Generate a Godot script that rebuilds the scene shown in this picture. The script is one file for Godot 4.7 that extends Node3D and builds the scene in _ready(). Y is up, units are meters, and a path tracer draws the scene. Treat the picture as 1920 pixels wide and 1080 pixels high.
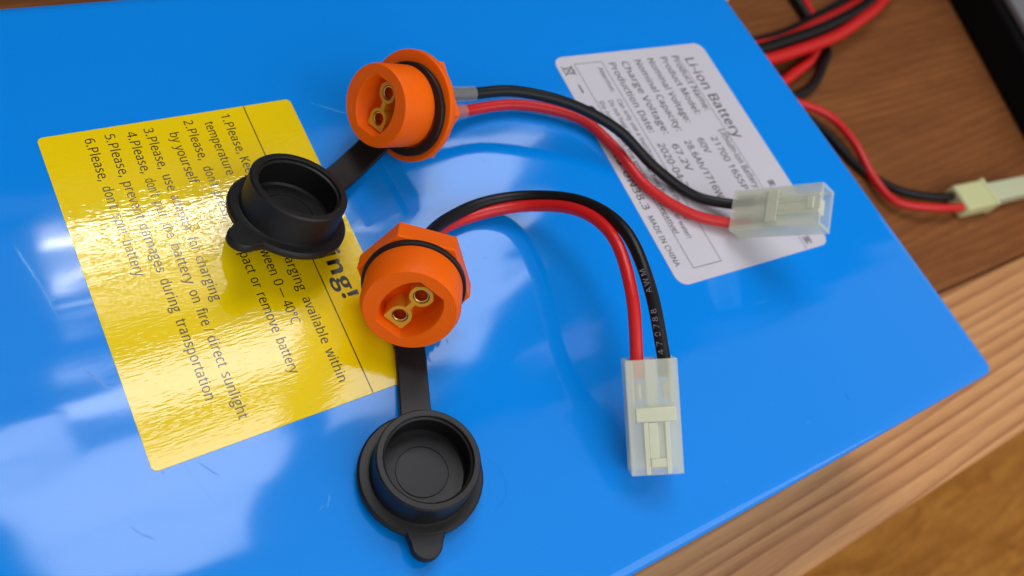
extends Node3D
# Millimetres are used below: x along the long edge of the battery, z towards its front edge, h above its top face.
const TOP := 50.0            # the battery top above the table top
const MM := 0.001

var M := {}
var taken := {}
var rng := RandomNumberGenerator.new()


func W(x: float, h: float, z: float) -> Vector3:
	return Vector3(x, h + TOP, z)


func V(p: Vector3) -> Vector3:   # a point given as (x, h, z)
	return Vector3(p.x, p.y + TOP, p.z)


# ------------------------------------------------------------------ naming
func numbered(called: String) -> String:
	if not taken.has(called):
		taken[called] = 0
		return called
	taken[called] += 1
	return "%s_%03d" % [called, taken[called]]


func thing(called: String, label: String, category: String, at_mm: Vector3, group := "") -> Node3D:
	var o := Node3D.new()
	o.name = numbered(called)
	add_child(o)
	o.position = at_mm * MM
	o.set_meta("label", label)
	o.set_meta("category", category)
	if group:
		o.set_meta("group", group)
	return o


func where(parent: Node) -> Vector3:
	var p := Vector3.ZERO
	var n := parent
	while n is Node3D and n != self:
		p += n.position
		n = n.get_parent()
	return p


# st holds world millimetres; the mesh is stored about its parent's place
func put(called: String, st: SurfaceTool, m: Material, parent: Node = self, kind := "") -> MeshInstance3D:
	st.generate_normals()
	var o := MeshInstance3D.new()
	o.name = called if parent != self else numbered(called)
	var mesh := st.commit()
	o.mesh = mesh
	o.material_override = m
	parent.add_child(o, true)
	var off := where(parent)
	# shift: vertices were committed in metres about the world origin
	var moved := ArrayMesh.new()
	var arr := mesh.surface_get_arrays(0)
	var vs: PackedVector3Array = arr[Mesh.ARRAY_VERTEX]
	for i in vs.size():
		vs[i] -= off
	arr[Mesh.ARRAY_VERTEX] = vs
	moved.add_surface_from_arrays(Mesh.PRIMITIVE_TRIANGLES, arr)
	o.mesh = moved
	if kind:
		o.set_meta("kind", kind)
	return o


func begin() -> SurfaceTool:
	var st := SurfaceTool.new()
	st.begin(Mesh.PRIMITIVE_TRIANGLES)
	st.set_smooth_group(-1)
	return st


# ------------------------------------------------------------------ shapes
func tri(st: SurfaceTool, a: Vector3, b: Vector3, c: Vector3, out: Vector3, ua := Vector2.ZERO, ub := Vector2.ZERO, uc := Vector2.ZERO) -> void:
	if (a - c).cross(a - b).dot(out) < 0.0:
		var t := b
		b = c
		c = t
		var tu := ub
		ub = uc
		uc = tu
	st.set_uv(ua)
	st.add_vertex(a * MM)
	st.set_uv(ub)
	st.add_vertex(b * MM)
	st.set_uv(uc)
	st.add_vertex(c * MM)


func quad(st: SurfaceTool, a: Vector3, b: Vector3, c: Vector3, d: Vector3, out: Vector3, ua := Vector2.ZERO, ub := Vector2.ZERO, uc := Vector2.ZERO, ud := Vector2.ZERO) -> void:
	tri(st, a, b, c, out, ua, ub, uc)
	tri(st, a, c, d, out, ua, uc, ud)


# profile: (radius, along axis), solid on the left hand when walked; sharp bends split the smoothing
func lathe(st: SurfaceTool, o: Vector3, axis: Vector3, h: Vector3, k: Vector3, prof: Array, n := 96, bend := 35.0) -> void:
	var g := 1
	var run := 0.0
	for i in prof.size() - 1:
		var p: Vector2 = prof[i]
		var q: Vector2 = prof[i + 1]
		if i > 0:
			var e: Vector2 = p - prof[i - 1]
			if rad_to_deg(absf(e.angle_to(q - p))) > bend:
				g += 1
		st.set_smooth_group(g)
		var dirn := (q - p).normalized()
		var len := (q - p).length()
		for j in n:
			var a0 := TAU * j / n
			var a1 := TAU * (j + 1) / n
			var r0 := h * cos(a0) + k * sin(a0)
			var r1 := h * cos(a1) + k * sin(a1)
			var out := (r0 + r1).normalized() * dirn.y - axis * dirn.x
			var u0 := 8.0 * j / n
			var u1 := 8.0 * (j + 1) / n
			if p.x > 1e-6 and q.x > 1e-6:
				quad(st, o + r0 * p.x + axis * p.y, o + r1 * p.x + axis * p.y, o + r1 * q.x + axis * q.y, o + r0 * q.x + axis * q.y, out,
					Vector2(u0, run), Vector2(u1, run), Vector2(u1, run + len), Vector2(u0, run + len))
			elif p.x > 1e-6:
				tri(st, o + r0 * p.x + axis * p.y, o + r1 * p.x + axis * p.y, o + axis * q.y, out, Vector2(u0, run), Vector2(u1, run), Vector2(u0, run + len))
			elif q.x > 1e-6:
				tri(st, o + axis * p.y, o + r1 * q.x + axis * q.y, o + r0 * q.x + axis * q.y, out, Vector2(u0, run), Vector2(u1, run + len), Vector2(u0, run + len))
		run += len
	st.set_smooth_group(-1)


func spline(pts: Array, m := 10) -> PackedVector3Array:
	var o := PackedVector3Array()
	var n := pts.size()
	for i in n - 1:
		var b: Vector3 = pts[i]
		var c: Vector3 = pts[i + 1]
		var a: Vector3 = pts[i - 1] if i > 0 else b * 2.0 - c
		var d: Vector3 = pts[i + 2] if i + 2 < n else c * 2.0 - b
		for j in m:
			var t := float(j) / m
			o.append(0.5 * (2.0 * b + (c - a) * t + (2.0 * a - 5.0 * b + 4.0 * c - d) * t * t + (3.0 * b - a - 3.0 * c + d) * t * t * t))
	o.append(pts[n - 1])
	return o


func tube(st: SurfaceTool, line: PackedVector3Array, r: float, n := 20, taper := 1.0) -> void:
	var up := Vector3.UP
	var last := PackedVector3Array()
	var along := 0.0
	var side := Vector3.ZERO
	var count := line.size()
	for i in count:
		var t := (line[mini(i + 1, count - 1)] - line[maxi(i - 1, 0)]).normalized()
		if i == 0:
			side = (t.cross(up) if absf(t.dot(up)) < 0.95 else t.cross(Vector3.RIGHT)).normalized()
		else:
			side = (side - t * side.dot(t)).normalized()
			along += line[i].distance_to(line[i - 1])
		var other := t.cross(side)
		var ring := PackedVector3Array()
		var rr := r * lerpf(1.0, taper, float(i) / (count - 1))
		for j in n:
			var a := TAU * j / n
			ring.append(line[i] + (side * cos(a) + other * sin(a)) * rr)
		if i > 0:
			st.set_smooth_group(1)
			var l0 := line[i].distance_to(line[i - 1])
			for j in n:
				var j1 := (j + 1) % n
				var out := last[j] + last[j1] - line[i - 1] * 2.0
				quad(st, last[j], last[j1], ring[j1], ring[j], out, Vector2(float(j) / n, (along - l0) * 0.1), Vector2(float(j + 1) / n, (along - l0) * 0.1), Vector2(float(j + 1) / n, along * 0.1), Vector2(float(j) / n, along * 0.1))
		if i == 0 or i == count - 1:
			st.set_smooth_group(2 if i == 0 else 3)
			for j in n:
				tri(st, line[i], ring[j], ring[(j + 1) % n], -t if i == 0 else t)
		last = ring
	st.set_smooth_group(-1)


# a box with rounded edges; b holds its axes; the uv is flat along x and z in millimetres times us
func rbox(st: SurfaceTool, c: Vector3, half: Vector3, r: float, b := Basis.IDENTITY, k := 3, us := 0.01, ry := -1.0) -> void:
	if ry < 0.0:
		ry = r     # the rounding of the top and bottom edges, where it differs
	var inner := half - Vector3(r, ry, r)
	var lats := []
	for s in [-1, 1]:
		for i in k + 1:
			lats.append([(-PI / 2 + PI / 2 * i / k) if s < 0 else (PI / 2 * i / k), s])
	var lons := []
	for q in 4:
		for i in k + 1:
			lons.append([PI / 2 * q + PI / 2 * i / k, Vector2([1, -1, -1, 1][q], [1, 1, -1, -1][q])])
	var P := []
	for la in lats:
		var row := PackedVector3Array()
		for lo in lons:
			var d := Vector3(cos(la[0]) * cos(lo[0]), sin(la[0]), cos(la[0]) * sin(lo[0]))
			row.append(Vector3(lo[1].x * inner.x, la[1] * inner.y, lo[1].y * inner.z) + d * Vector3(r, ry, r))
		P.append(row)
	st.set_smooth_group(1)
	var n := lons.size()
	for i in P.size() - 1:
		for j in n:
			var j1 := (j + 1) % n
			var pts := [P[i][j], P[i][j1], P[i + 1][j1], P[i + 1][j]]
			var mid: Vector3 = (pts[0] + pts[1] + pts[2] + pts[3]) / 4.0
			var out := Vector3(mid.x - clampf(mid.x, -inner.x, inner.x), mid.y - clampf(mid.y, -inner.y, inner.y), mid.z - clampf(mid.z, -inner.z, inner.z))
			st.set_smooth_group(-1 if i == k and j % (k + 1) == k else 1)
			_q(st, c, b, pts, out, us)
	st.set_smooth_group(-1)
	for s in [0, P.size() - 1]:
		var y := Vector3.DOWN if s == 0 else Vector3.UP
		_q(st, c, b, [P[s][0], P[s][k + 1], P[s][2 * k + 2], P[s][3 * k + 3]], y, us)
	st.set_smooth_group(-1)


func _q(st: SurfaceTool, c: Vector3, b: Basis, p: Array, out: Vector3, us: float) -> void:
	var u := []
	for v in p:
		u.append(Vector2(v.x, v.z) * us)
	if p[0].distance_to(p[1]) > 1e-5 and p[1].distance_to(p[2]) > 1e-5:
		tri(st, c + b * p[0], c + b * p[1], c + b * p[2], b * out, u[0], u[1], u[2])
	if p[2].distance_to(p[3]) > 1e-5 and p[3].distance_to(p[0]) > 1e-5:
		tri(st, c + b * p[0], c + b * p[2], c + b * p[3], b * out, u[0], u[2], u[3])


# an outline given by its distance at each angle, pulled along the axis, with a round or shaped hole
func collar(st: SurfaceTool, o: Vector3, axis: Vector3, p: Vector3, q: Vector3, outer: Callable, inner: Callable, a0: float, a1: float, n := 96, front := true, back := true, inside := true, outside := true) -> void:
	for j in n:
		var t0 := TAU * j / n
		var t1 := TAU * (j + 1) / n
		var d0 := p * cos(t0) + q * sin(t0)
		var d1 := p * cos(t1) + q * sin(t1)
		var O0: Vector3 = o + d0 * float(outer.call(t0))
		var O1: Vector3 = o + d1 * float(outer.call(t1))
		var I0: Vector3 = o + d0 * float(inner.call(t0))
		var I1: Vector3 = o + d1 * float(inner.call(t1))
		var u0 := Vector2(8.0 * j / n, 0)
		var u1 := Vector2(8.0 * (j + 1) / n, 0)
		var vy := Vector2(0, absf(a1 - a0))
		if front:
			st.set_smooth_group(1)
			quad(st, O0 + axis * a1, O1 + axis * a1, I1 + axis * a1, I0 + axis * a1, axis, u0, u1, u1 + Vector2(0, 2), u0 + Vector2(0, 2))
		if back:
			st.set_smooth_group(2)
			quad(st, O0 + axis * a0, O1 + axis * a0, I1 + axis * a0, I0 + axis * a0, -axis)
		if inside:
			st.set_smooth_group(3)
			quad(st, I0 + axis * a0, I1 + axis * a0, I1 + axis * a1, I0 + axis * a1, -(d0 + d1), u0, u1, u1 + vy, u0 + vy)
		if outside:
			st.set_smooth_group(4)
			quad(st, O0 + axis * a0, O1 + axis * a0, O1 + axis * a1, O0 + axis * a1, d0 + d1, u0, u1, u1 + vy, u0 + vy)
	st.set_smooth_group(-1)


# a flat band of rubber along a line; wide lies across it
func strap(st: SurfaceTool, line: PackedVector3Array, widths: Array, thick: float, across: Vector3) -> void:
	var L := []
	var n := line.size()
	for i in n:
		var t := (line[mini(i + 1, n - 1)] - line[maxi(i - 1, 0)]).normalized()
		var w := (across - t * across.dot(t)).normalized()
		var u := w.cross(t).normalized()
		if u.y < 0:
			u = -u
		var f := float(i) / (n - 1) * (widths.size() - 1)
		var wd: float = lerpf(widths[int(f)], widths[mini(int(f) + 1, widths.size() - 1)], f - int(f)) / 2.0
		var b := 0.18
		L.append([line[i] + w * wd + u * (thick / 2 - b), line[i] + w * (wd - b) + u * thick / 2, line[i] - w * (wd - b) + u * thick / 2, line[i] - w * wd + u * (thick / 2 - b), line[i] - w * wd - u * thick / 2, line[i] + w * wd - u * thick / 2])
	for i in n - 1:
		for j in 6:
			var j1 := (j + 1) % 6
			var mid: Vector3 = (L[i][j] + L[i][j1]) / 2.0 - line[i]
			st.set_smooth_group([1, 2, 3, 4, 5, 6][j])
			quad(st, L[i][j], L[i][j1], L[i + 1][j1], L[i + 1][j], mid)
	for e in [0, n - 1]:
		st.set_smooth_group(-1)
		var out: Vector3 = line[e] - line[1 if e == 0 else n - 2]
		for j in range(1, 5):
			tri(st, L[e][0], L[e][j], L[e][j + 1], out)


# ------------------------------------------------------------------ materials
func mat(c: Color, rough: float, metal := 0.0, spec := 0.5) -> StandardMaterial3D:
	var m := StandardMaterial3D.new()
	m.albedo_color = c.linear_to_srgb()
	m.roughness = rough
	m.metallic = metal
	m.metallic_specular = spec
	return m


func noise_tex(size: int, freq: float, sd: int, oct := 3, as_normal := false, bump := 4.0) -> NoiseTexture2D:
	var n := FastNoiseLite.new()
	n.seed = sd
	n.frequency = freq
	n.fractal_octaves = oct
	var t := NoiseTexture2D.new()
	t.width = size
	t.height = size
	t.seamless = true
	t.noise = n
	t.as_normal_map = as_normal
	t.bump_strength = bump
	return t


func bumpy(m: StandardMaterial3D, t: Texture2D, cm: float) -> void:
	m.heightmap_enabled = true
	m.heightmap_texture = t
	m.heightmap_scale = cm


# stretched grain as a height picture: wx and wy are the lengths of the grain in pixels
func grain(w: int, h: int, wx: float, wy: float, sd: int, coarse := 0.0) -> ImageTexture:
	var n := FastNoiseLite.new()
	n.seed = sd
	n.noise_type = FastNoiseLite.TYPE_SIMPLEX_SMOOTH
	n.frequency = 1.0
	n.fractal_octaves = 3
	var n2 := FastNoiseLite.new()
	n2.seed = sd + 7
	n2.frequency = 1.0
	n2.fractal_octaves = 2
	var d := PackedByteArray()
	d.resize(w * h)
	for y in h:
		for x in w:
			var v := n.get_noise_2d(x / wx, y / wy)
			if coarse > 0.0:
				v = v * (1.0 - coarse) + n2.get_noise_2d(x / (wx * 4.0), y / (wy * 7.0)) * coarse
			d[y * w + x] = clampi(int((v * 0.5 + 0.5) * 255.0), 0, 255)
	return ImageTexture.create_from_image(Image.create_from_data(w, h, false, Image.FORMAT_L8, d))


# planks: rings of darker late wood running along the board, in linear colours turned to sRGB
func wood(w: int, h: int, wide_mm: float, deep_mm: float, light: Color, mid: Color, dark: Color, ring_mm: float, wander: float, sharp: float, sd: int, slope := 0.0) -> Image:
	var n := FastNoiseLite.new()
	n.seed = sd
	n.frequency = 1.0
	n.fractal_octaves = 3
	var f := FastNoiseLite.new()
	f.seed = sd + 3
	f.frequency = 1.0
	f.fractal_octaves = 4
	var d := PackedByteArray()
	d.resize(w * h * 3)
	for y in h:
		for x in w:
			var X := x * wide_mm / w
			var Y := y * deep_mm / h
			var p := Y + X * slope + wander * n.get_noise_2d(X / 300.0, Y / 45.0) + wander * 0.12 * n.get_noise_2d(X / 70.0 + 50.0, Y / 8.0)
			var ring := fposmod(p / ring_mm + 0.6 * n.get_noise_2d(p / (ring_mm * 5.0), 9.0), 1.0)
			var late := pow(ring, sharp) * (1.0 - smoothstep(0.93, 1.0, ring))
			late *= 0.6 + 0.55 * n.get_noise_2d(X / 140.0, Y / 3.0 + 30.0) + 0.25
			var fib := f.get_noise_2d(X / 22.0, Y / 0.5)
			var patch := clampf(n.get_noise_2d(X / 120.0 + 11.0, Y / 22.0) * 0.9 + 0.5, 0.0, 1.0)
			var c := light.lerp(mid, patch).lerp(dark, clampf(late, 0.0, 1.0))
			c = c * (1.0 + 0.22 * fib)
			c = c.linear_to_srgb()
			var i := (y * w + x) * 3
			d[i] = clampi(int(c.r * 255.0), 0, 255)
			d[i + 1] = clampi(int(c.g * 255.0), 0, 255)
			d[i + 2] = clampi(int(c.b * 255.0), 0, 255)
	return Image.create_from_data(w, h, false, Image.FORMAT_RGB8, d)


# a scratch drawn on a picture: points in millimetres, width in millimetres
func scratch(im: Image, o: Vector2, s: float, a: Vector2, b: Vector2, wide: float, c: Color, strength: float, ragged := 0.5) -> void:
	var n := int(a.distance_to(b) * s * 1.5) + 2
	var side := (b - a).normalized().orthogonal()
	var wob := FastNoiseLite.new()
	wob.seed = int(absf(a.x * 31.0 + a.y * 17.0))
	wob.frequency = 0.05
	for i in n:
		var t := float(i) / (n - 1)
		var p := (a.lerp(b, t) - o) * s + side * wob.get_noise_1d(i) * 1.3
		var k := strength * minf(1.0, 4.0 * minf(t, 1.0 - t) + 0.15) * clampf(1.0 + ragged * (rng.randf() * 2.0 - 1.2), 0.0, 1.0)
		var r := maxi(int(ceil(wide * s)), 1)
		for dx in range(-r, r + 1):
			for dy in range(-r, r + 1):
				var q := Vector2i(p) + Vector2i(dx, dy)
				if q.x < 0 or q.y < 0 or q.x >= im.get_width() or q.y >= im.get_height():
					continue
				var f := clampf(1.0 - Vector2(q).distance_to(p) / (wide * s + 0.5), 0.0, 1.0) * k
				im.set_pixelv(q, im.get_pixelv(q).lerp(c, clampf(f, 0.0, 1.0)))


# ------------------------------------------------------------------ writing
var sans := SystemFont.new()
var sans_bold := SystemFont.new()


# flat lettering that starts at (x, z) in the parent's own millimetres and runs along +z, tops towards +x
func print_line(parent: Node3D, s: String, x: float, z: float, length: float, cap: float, m: Material, h: float, bold := false, called := "printed_line") -> void:
	var t := TextMesh.new()
	t.font = sans_bold if bold else sans
	t.font_size = 48
	t.pixel_size = 0.01
	t.depth = 0.01
	t.text = "H"
	var hb := t.get_aabb()
	t.text = s
	var bb := t.get_aabb()
	var o := MeshInstance3D.new()
	o.name = called
	o.mesh = t
	o.material_override = m
	parent.add_child(o, true)
	var sx := length / bb.size.x
	var sy := cap / hb.size.y
	o.basis = Basis(Vector3(0, 0, sx), Vector3(sy, 0, 0), Vector3(0, 2.0, 0)) * Basis.from_scale(Vector3.ONE * MM)
	o.position = Vector3(x - hb.position.y * sy, h, z - bb.position.x * sx) * MM


func print_bar(parent: Node3D, a: Vector2, b: Vector2, wide: float, m: Material, h: float, called := "printed_rule") -> void:
	var st := begin()
	var s := (b - a).normalized().orthogonal() * wide / 2.0
	quad(st, Vector3(a.x + s.x, h, a.y + s.y), Vector3(b.x + s.x, h, b.y + s.y), Vector3(b.x - s.x, h, b.y - s.y), Vector3(a.x - s.x, h, a.y - s.y), Vector3.UP)
	st.generate_normals()
	var o := MeshInstance3D.new()
	o.name = called
	o.mesh = st.commit()
	o.material_override = m
	parent.add_child(o, true)


# a sticker: a thin sheet with rounded corners, its own x and z from its far left corner
func sticker(called: String, parent: Node3D, at_mm: Vector3, turn: float, wide: float, deep: float, r: float, thick: float, m: Material, us: float) -> MeshInstance3D:
	var st := begin()
	var ring := []
	for q in 4:
		var c: Vector2 = [Vector2(wide - r, deep - r), Vector2(r, deep - r), Vector2(r, r), Vector2(wide - r, r)][q]
		for i in 7:
			var a: float = PI / 2 * q + PI / 2 * i / 6.0
			ring.append(c + Vector2(cos(a), sin(a)) * r)
	var mid := Vector2(wide, deep) / 2.0
	for i in ring.size():
		var a: Vector2 = ring[i]
		var b: Vector2 = ring[(i + 1) % ring.size()]
		tri(st, Vector3(mid.x, thick, mid.y), Vector3(a.x, thick, a.y), Vector3(b.x, thick, b.y), Vector3.UP, mid * us, a * us, b * us)
		var o := Vector3((a + b).x / 2 - mid.x, 0, (a + b).y / 2 - mid.y)
		quad(st, Vector3(a.x, 0, a.y), Vector3(b.x, 0, b.y), Vector3(b.x, thick, b.y), Vector3(a.x, thick, a.y), o)
	st.generate_normals()
	var s := MeshInstance3D.new()
	s.name = called
	s.mesh = st.commit()
	s.material_override = m
	parent.add_child(s, true)
	s.position = at_mm * MM - where(parent)
	s.rotation.y = turn
	return s


func _ready() -> void:
	rng.seed = 11
	sans.font_names = PackedStringArray(["Droid Sans"])
	sans_bold.font_names = PackedStringArray(["Droid Sans"])
	sans_bold.font_weight = 700
	camera_and_light()
	materials()
	room()
	table()
	battery()
	cables()
	caps()
	leads()
	details()


# ------------------------------------------------------------------ camera and light
func camera_and_light() -> void:
	var cam := Camera3D.new()
	cam.name = "camera"
	add_child(cam)
	var look := CameraAttributesPhysical.new()
	look.frustum_focal_length = 33.72
	look.frustum_near = 0.005
	look.frustum_far = 20.0
	look.frustum_focus_distance = 0.128
	look.exposure_aperture = 25.0
	look.auto_exposure_enabled = false
	cam.attributes = look
	cam.fov = 39.17
	cam.near = 0.005
	cam.far = 20.0
	var b := Basis(Vector3(0.83329907, 0.33122218, 0.44261104), Vector3(0.25587794, 0.47862202, -0.83990919), -Vector3(0.49003994, -0.81314994, -0.31408284)).orthonormalized()
	cam.transform = Transform3D(b, W(0, 120, 0) * MM)
	var e := Environment.new()
	e.background_mode = Environment.BG_COLOR
	e.background_color = Color(0.79, 0.76, 0.74)
	e.background_energy_multiplier = 0.40
	e.tonemap_mode = Environment.TONE_MAPPER_LINEAR
	e.tonemap_exposure = 1.84
	e.sdfgi_enabled = true
	e.ssao_enabled = true
	e.ssil_enabled = true
	var we := WorldEnvironment.new()
	we.name = "world"
	we.environment = e
	add_child(we)


# the window beyond the far side of the table: what the shiny wrap mirrors and what casts the shadows
const WALL_Z := -400.0


func pane(win: Node3D, x0: float, x1: float, h0: float, h1: float, energy: float, c: Color, called := "pane", back := 6.0) -> void:
	var st := begin()
	var z := WALL_Z - back
	quad(st, W(x0, h0, z), W(x1, h0, z), W(x1, h1, z), W(x0, h1, z), Vector3.BACK)
	put(called, st, M.pane, win)
	var l := AreaLight3D.new()
	l.name = "daylight"
	l.area_size = Vector2(x1 - x0, h1 - h0) * MM
	l.area_normalize_energy = false
	l.light_color = c
	l.light_energy = energy
	l.area_range = 8.0
	l.area_attenuation = 2.0
	l.shadow_enabled = true
	win.add_child(l, true)
	l.position = W((x0 + x1) / 2, (h0 + h1) / 2, z + 2.0) * MM - where(win)
	l.rotation.y = PI     # shines along +z, into the room


func room() -> void:
	M.pane = mat(Color(0.7, 0.75, 0.8), 0.3)
	M.pane.emission_enabled = true
	M.pane.emission = Color(0.85, 0.92, 1.0)
	M.pane.emission_energy_multiplier = 0.35
	var win := thing("window", "tall bright window beyond the far edge of the table", "window", W(80, 480, WALL_Z))
	var day := Color(0.95, 0.955, 1.0)
	pane(win, -8, 272, 808, 985, 1.5, day)
	pane(win, -125, -14, 872, 1075, 0.9, day)
	pane(win, -125, 278, 1092, 1500, 1.0, day)
	pane(win, -125, 262, 1512, 1930, 0.95, day)
	for i in 4:     # gaps of the half-closed blind
		pane(win, 14, 335, [494, 560, 622, 672][i], [530, 580, 640, 688][i], [6.5, 3.6, 1.5, 0.8][i], Color(1.0, 0.98, 0.95), "blind_gap")
	var st := begin()
	for f in [[-130, 355, 472, 488], [278.5, 290, 488, 1940]]:
		rbox(st, W((f[0] + f[1]) / 2.0, (f[2] + f[3]) / 2.0, WALL_Z + 4), Vector3((f[1] - f[0]) / 2.0, (f[3] - f[2]) / 2.0, 8), 1.5)
	put("frame", st, mat(Color(0.4, 0.38, 0.35), 0.5), win)
	var win2 := thing("window", "narrower bright window to the right of the one with a blind", "window", W(500, 480, WALL_Z))
	pane(win2, 366, 500, 500, 1320, 0.75, day)
	pane(win2, 500, 575, 640, 1320, 0.75, day)
	pane(win2, 575, 650, 850, 1230, 0.75, day)
	pane(win2, 850, 1035, 1345, 1400, 0.4, Color(0.72, 0.5, 1.0))
	var win3 := thing("window", "wide window behind the photographer, lighting the front sides softly", "window", W(400, 250, 720))
	st = begin()
	quad(st, W(-300, 250, 726), W(1100, 250, 726), W(1100, 1500, 726), W(-300, 1500, 726), Vector3.FORWARD)
	put("pane", st, M.pane, win3)
	var l := AreaLight3D.new()
	l.name = "daylight"
	l.area_size = Vector2(1.4, 1.25)
	l.area_normalize_energy = false
	l.light_color = Color(1.0, 0.985, 0.96)
	l.light_energy = 0.14
	l.area_range = 8.0
	l.area_attenuation = 2.0
	l.shadow_enabled = true
	win3.add_child(l, true)
	l.position = W(400, 875, 724) * MM - where(win3)
	# the wall round them, in pieces that leave the windows open
	st = begin()
	rbox(st, W(200, -190, WALL_Z - 60), Vector3(2200, 654, 40), 1.0)
	var wl := put("wall", st, mat(Color(0.07, 0.065, 0.06), 0.9), self, "structure")
	wl.set_meta("label", "dim wall below the windows")
	st = begin()
	rbox(st, W(-1072, 1205, WALL_Z - 60), Vector3(930, 740, 40), 1.0)
	rbox(st, W(1590, 1205, WALL_Z - 60), Vector3(930, 740, 40), 1.0)
	wl = put("wall", st, mat(Color(0.07, 0.065, 0.06), 0.9), self, "structure")
	wl.set_meta("label", "dim wall beside the windows")


# ------------------------------------------------------------------ materials
func materials() -> void:
	M.orange = mat(Color(1.0, 0.145, 0.001), 0.45, 0.0, 0.3)
	var lay := PackedByteArray()
	lay.resize(32 * 512)
	for y in 512:
		var a := 0.65 + 0.35 * sin(float(y / 16) * 12.9898)
		for x in 32:
			lay[y * 32 + x] = int(127.0 + 100.0 * a * sin(TAU * y / 16.0) + 12.0 * sin(x * 0.7 + y * 0.31))
	M.layers = ImageTexture.create_from_image(Image.create_from_data(32, 512, false, Image.FORMAT_L8, lay))
	M.orange.heightmap_enabled = true
	M.orange.heightmap_texture = M.layers
	M.orange.heightmap_scale = 0.0035
	M.orange.uv1_scale = Vector3(1.0, 0.09, 1)
	M.rubber = mat(Color(0.0075, 0.007, 0.0075), 0.46, 0.0, 0.45)
	M.rubber.uv1_scale = Vector3(1, 0.25, 1)
	bumpy(M.rubber, noise_tex(256, 0.06, 5), 0.0012)
	M.red = mat(Color(0.70, 0.012, 0.012), 0.33)
	M.black = mat(Color(0.006, 0.006, 0.007), 0.38, 0.0, 0.4)
	for k in ["red", "black"]:
		M[k].uv1_scale = Vector3(1, 1, 1)
		bumpy(M[k], noise_tex(256, 0.02, 8), 0.0025)
	M.insert = mat(Color(0.72, 0.36, 0.02), 0.4)
	M.gold = mat(Color(0.86, 0.60, 0.22), 0.22, 1.0)
	M.ink = mat(Color(0.012, 0.011, 0.010), 0.35)
	M.ink_warn = mat(Color(0.018, 0.013, 0.006), 0.12)
	M.white_ink = mat(Color(0.25, 0.25, 0.27), 0.5)


# ------------------------------------------------------------------ table and floor
func table() -> void:
	var st := begin()
	quad(st, W(-3000, -800, -3000), W(3000, -800, -3000), W(3000, -800, 3000), W(-3000, -800, 3000), Vector3.UP, Vector2(0, 0), Vector2(6, 0), Vector2(6, 6), Vector2(0, 6))
	var fm := mat(Color(1, 1, 1), 0.7, 0.0, 0.25)
	fm.albedo_texture = ImageTexture.create_from_image(wood(512, 512, 1000, 1000, Color(0.88, 0.40, 0.08), Color(0.75, 0.31, 0.055), Color(0.52, 0.19, 0.03), 60, 60, 2.0, 31))
	put("floor", st, fm, self, "structure")
	var t := Node3D.new()
	t.name = "table_top"
	add_child(t)
	t.position = W(100, -TOP - 26, -150) * MM
	t.set_meta("kind", "structure")
	t.set_meta("label", "brown wooden table top with a paler front board")
	# dark boards behind, one pale board along the front; the joint is a narrow groove
	var dark := mat(Color(1, 1, 1), 0.62, 0.0, 0.28)
	var im := wood(1280, 640, 640, 360, Color(0.31, 0.115, 0.032), Color(0.22, 0.076, 0.021), Color(0.19, 0.063, 0.018), 3.6, 5.0, 1.1, 5, 0.05)
	dark.albedo_texture = ImageTexture.create_from_image(im)
	bumpy(dark, grain(1024, 512, 60, 3, 41), 0.0012)
	st = begin()
	board(st, -120, 720, -380, -20.4, 26.0, 1.2)
	put("board", st, dark, t)
	var pale := mat(Color(1, 1, 1), 0.62, 0.0, 0.28)
	pale.albedo_texture = ImageTexture.create_from_image(wood(1536, 256, 420, 52, Color(0.72, 0.38, 0.16), Color(0.62, 0.30, 0.12), Color(0.33, 0.12, 0.048), 4.3, 2.4, 2.0, 77, 0.03))
	bumpy(pale, grain(1024, 512, 60, 3, 43), 0.001)
	st = begin()
	board(st, -120, 720, -20.0, 28.5, 26.0, 2.2)
	put("board", st, pale, t)


# a board lying flat with rounded long edges; its uv runs once over a stretch of it
func board(st: SurfaceTool, x0: float, x1: float, z0: float, z1: float, thick: float, r: float) -> void:
	var prof := []
	for i in 7:
		var a := PI / 2 * i / 6.0
		prof.append(Vector2(z0 + r - r * cos(a), -TOP - r + r * sin(a)))
	for i in 7:
		var a := PI / 2 * i / 6.0
		prof.append(Vector2(z1 - r + r * sin(a), -TOP - r + r * cos(a)))
	prof.append(Vector2(z1, -TOP - thick))
	prof.push_front(Vector2(z0, -TOP - thick))
	var deep := z1 - z0
	var uw := (x1 - x0) / (640.0 if deep > 100 else 420.0)
	for i in prof.size() - 1:
		var a: Vector2 = prof[i]
		var b: Vector2 = prof[i + 1]
		var n := (b - a).orthogonal()
		if n.y < 0 and absf(n.x) < absf(n.y):
			n = -n
		st.set_smooth_group(1)
		var out := Vector3(0, 0.001, 0) + (Vector3(0, absf(n.y), 0) + Vector3(0, 0, signf((a.x + b.x) / 2 - (z0 + z1) / 2) * absf(n.x)))
		var v0 := (a.x - z0) / deep
		var v1 := (b.x - z0) / deep
		if i == 0:
			v0 = -0.1
		if i == prof.size() - 2:
			v1 = 1.1
		quad(st, W(x0, a.y, a.x), W(x1, a.y, a.x), W(x1, b.y, b.x), W(x0, b.y, b.x), out, Vector2(0, v0), Vector2(uw, v0), Vector2(uw, v1), Vector2(0, v1))
	st.set_smooth_group(-1)


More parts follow.
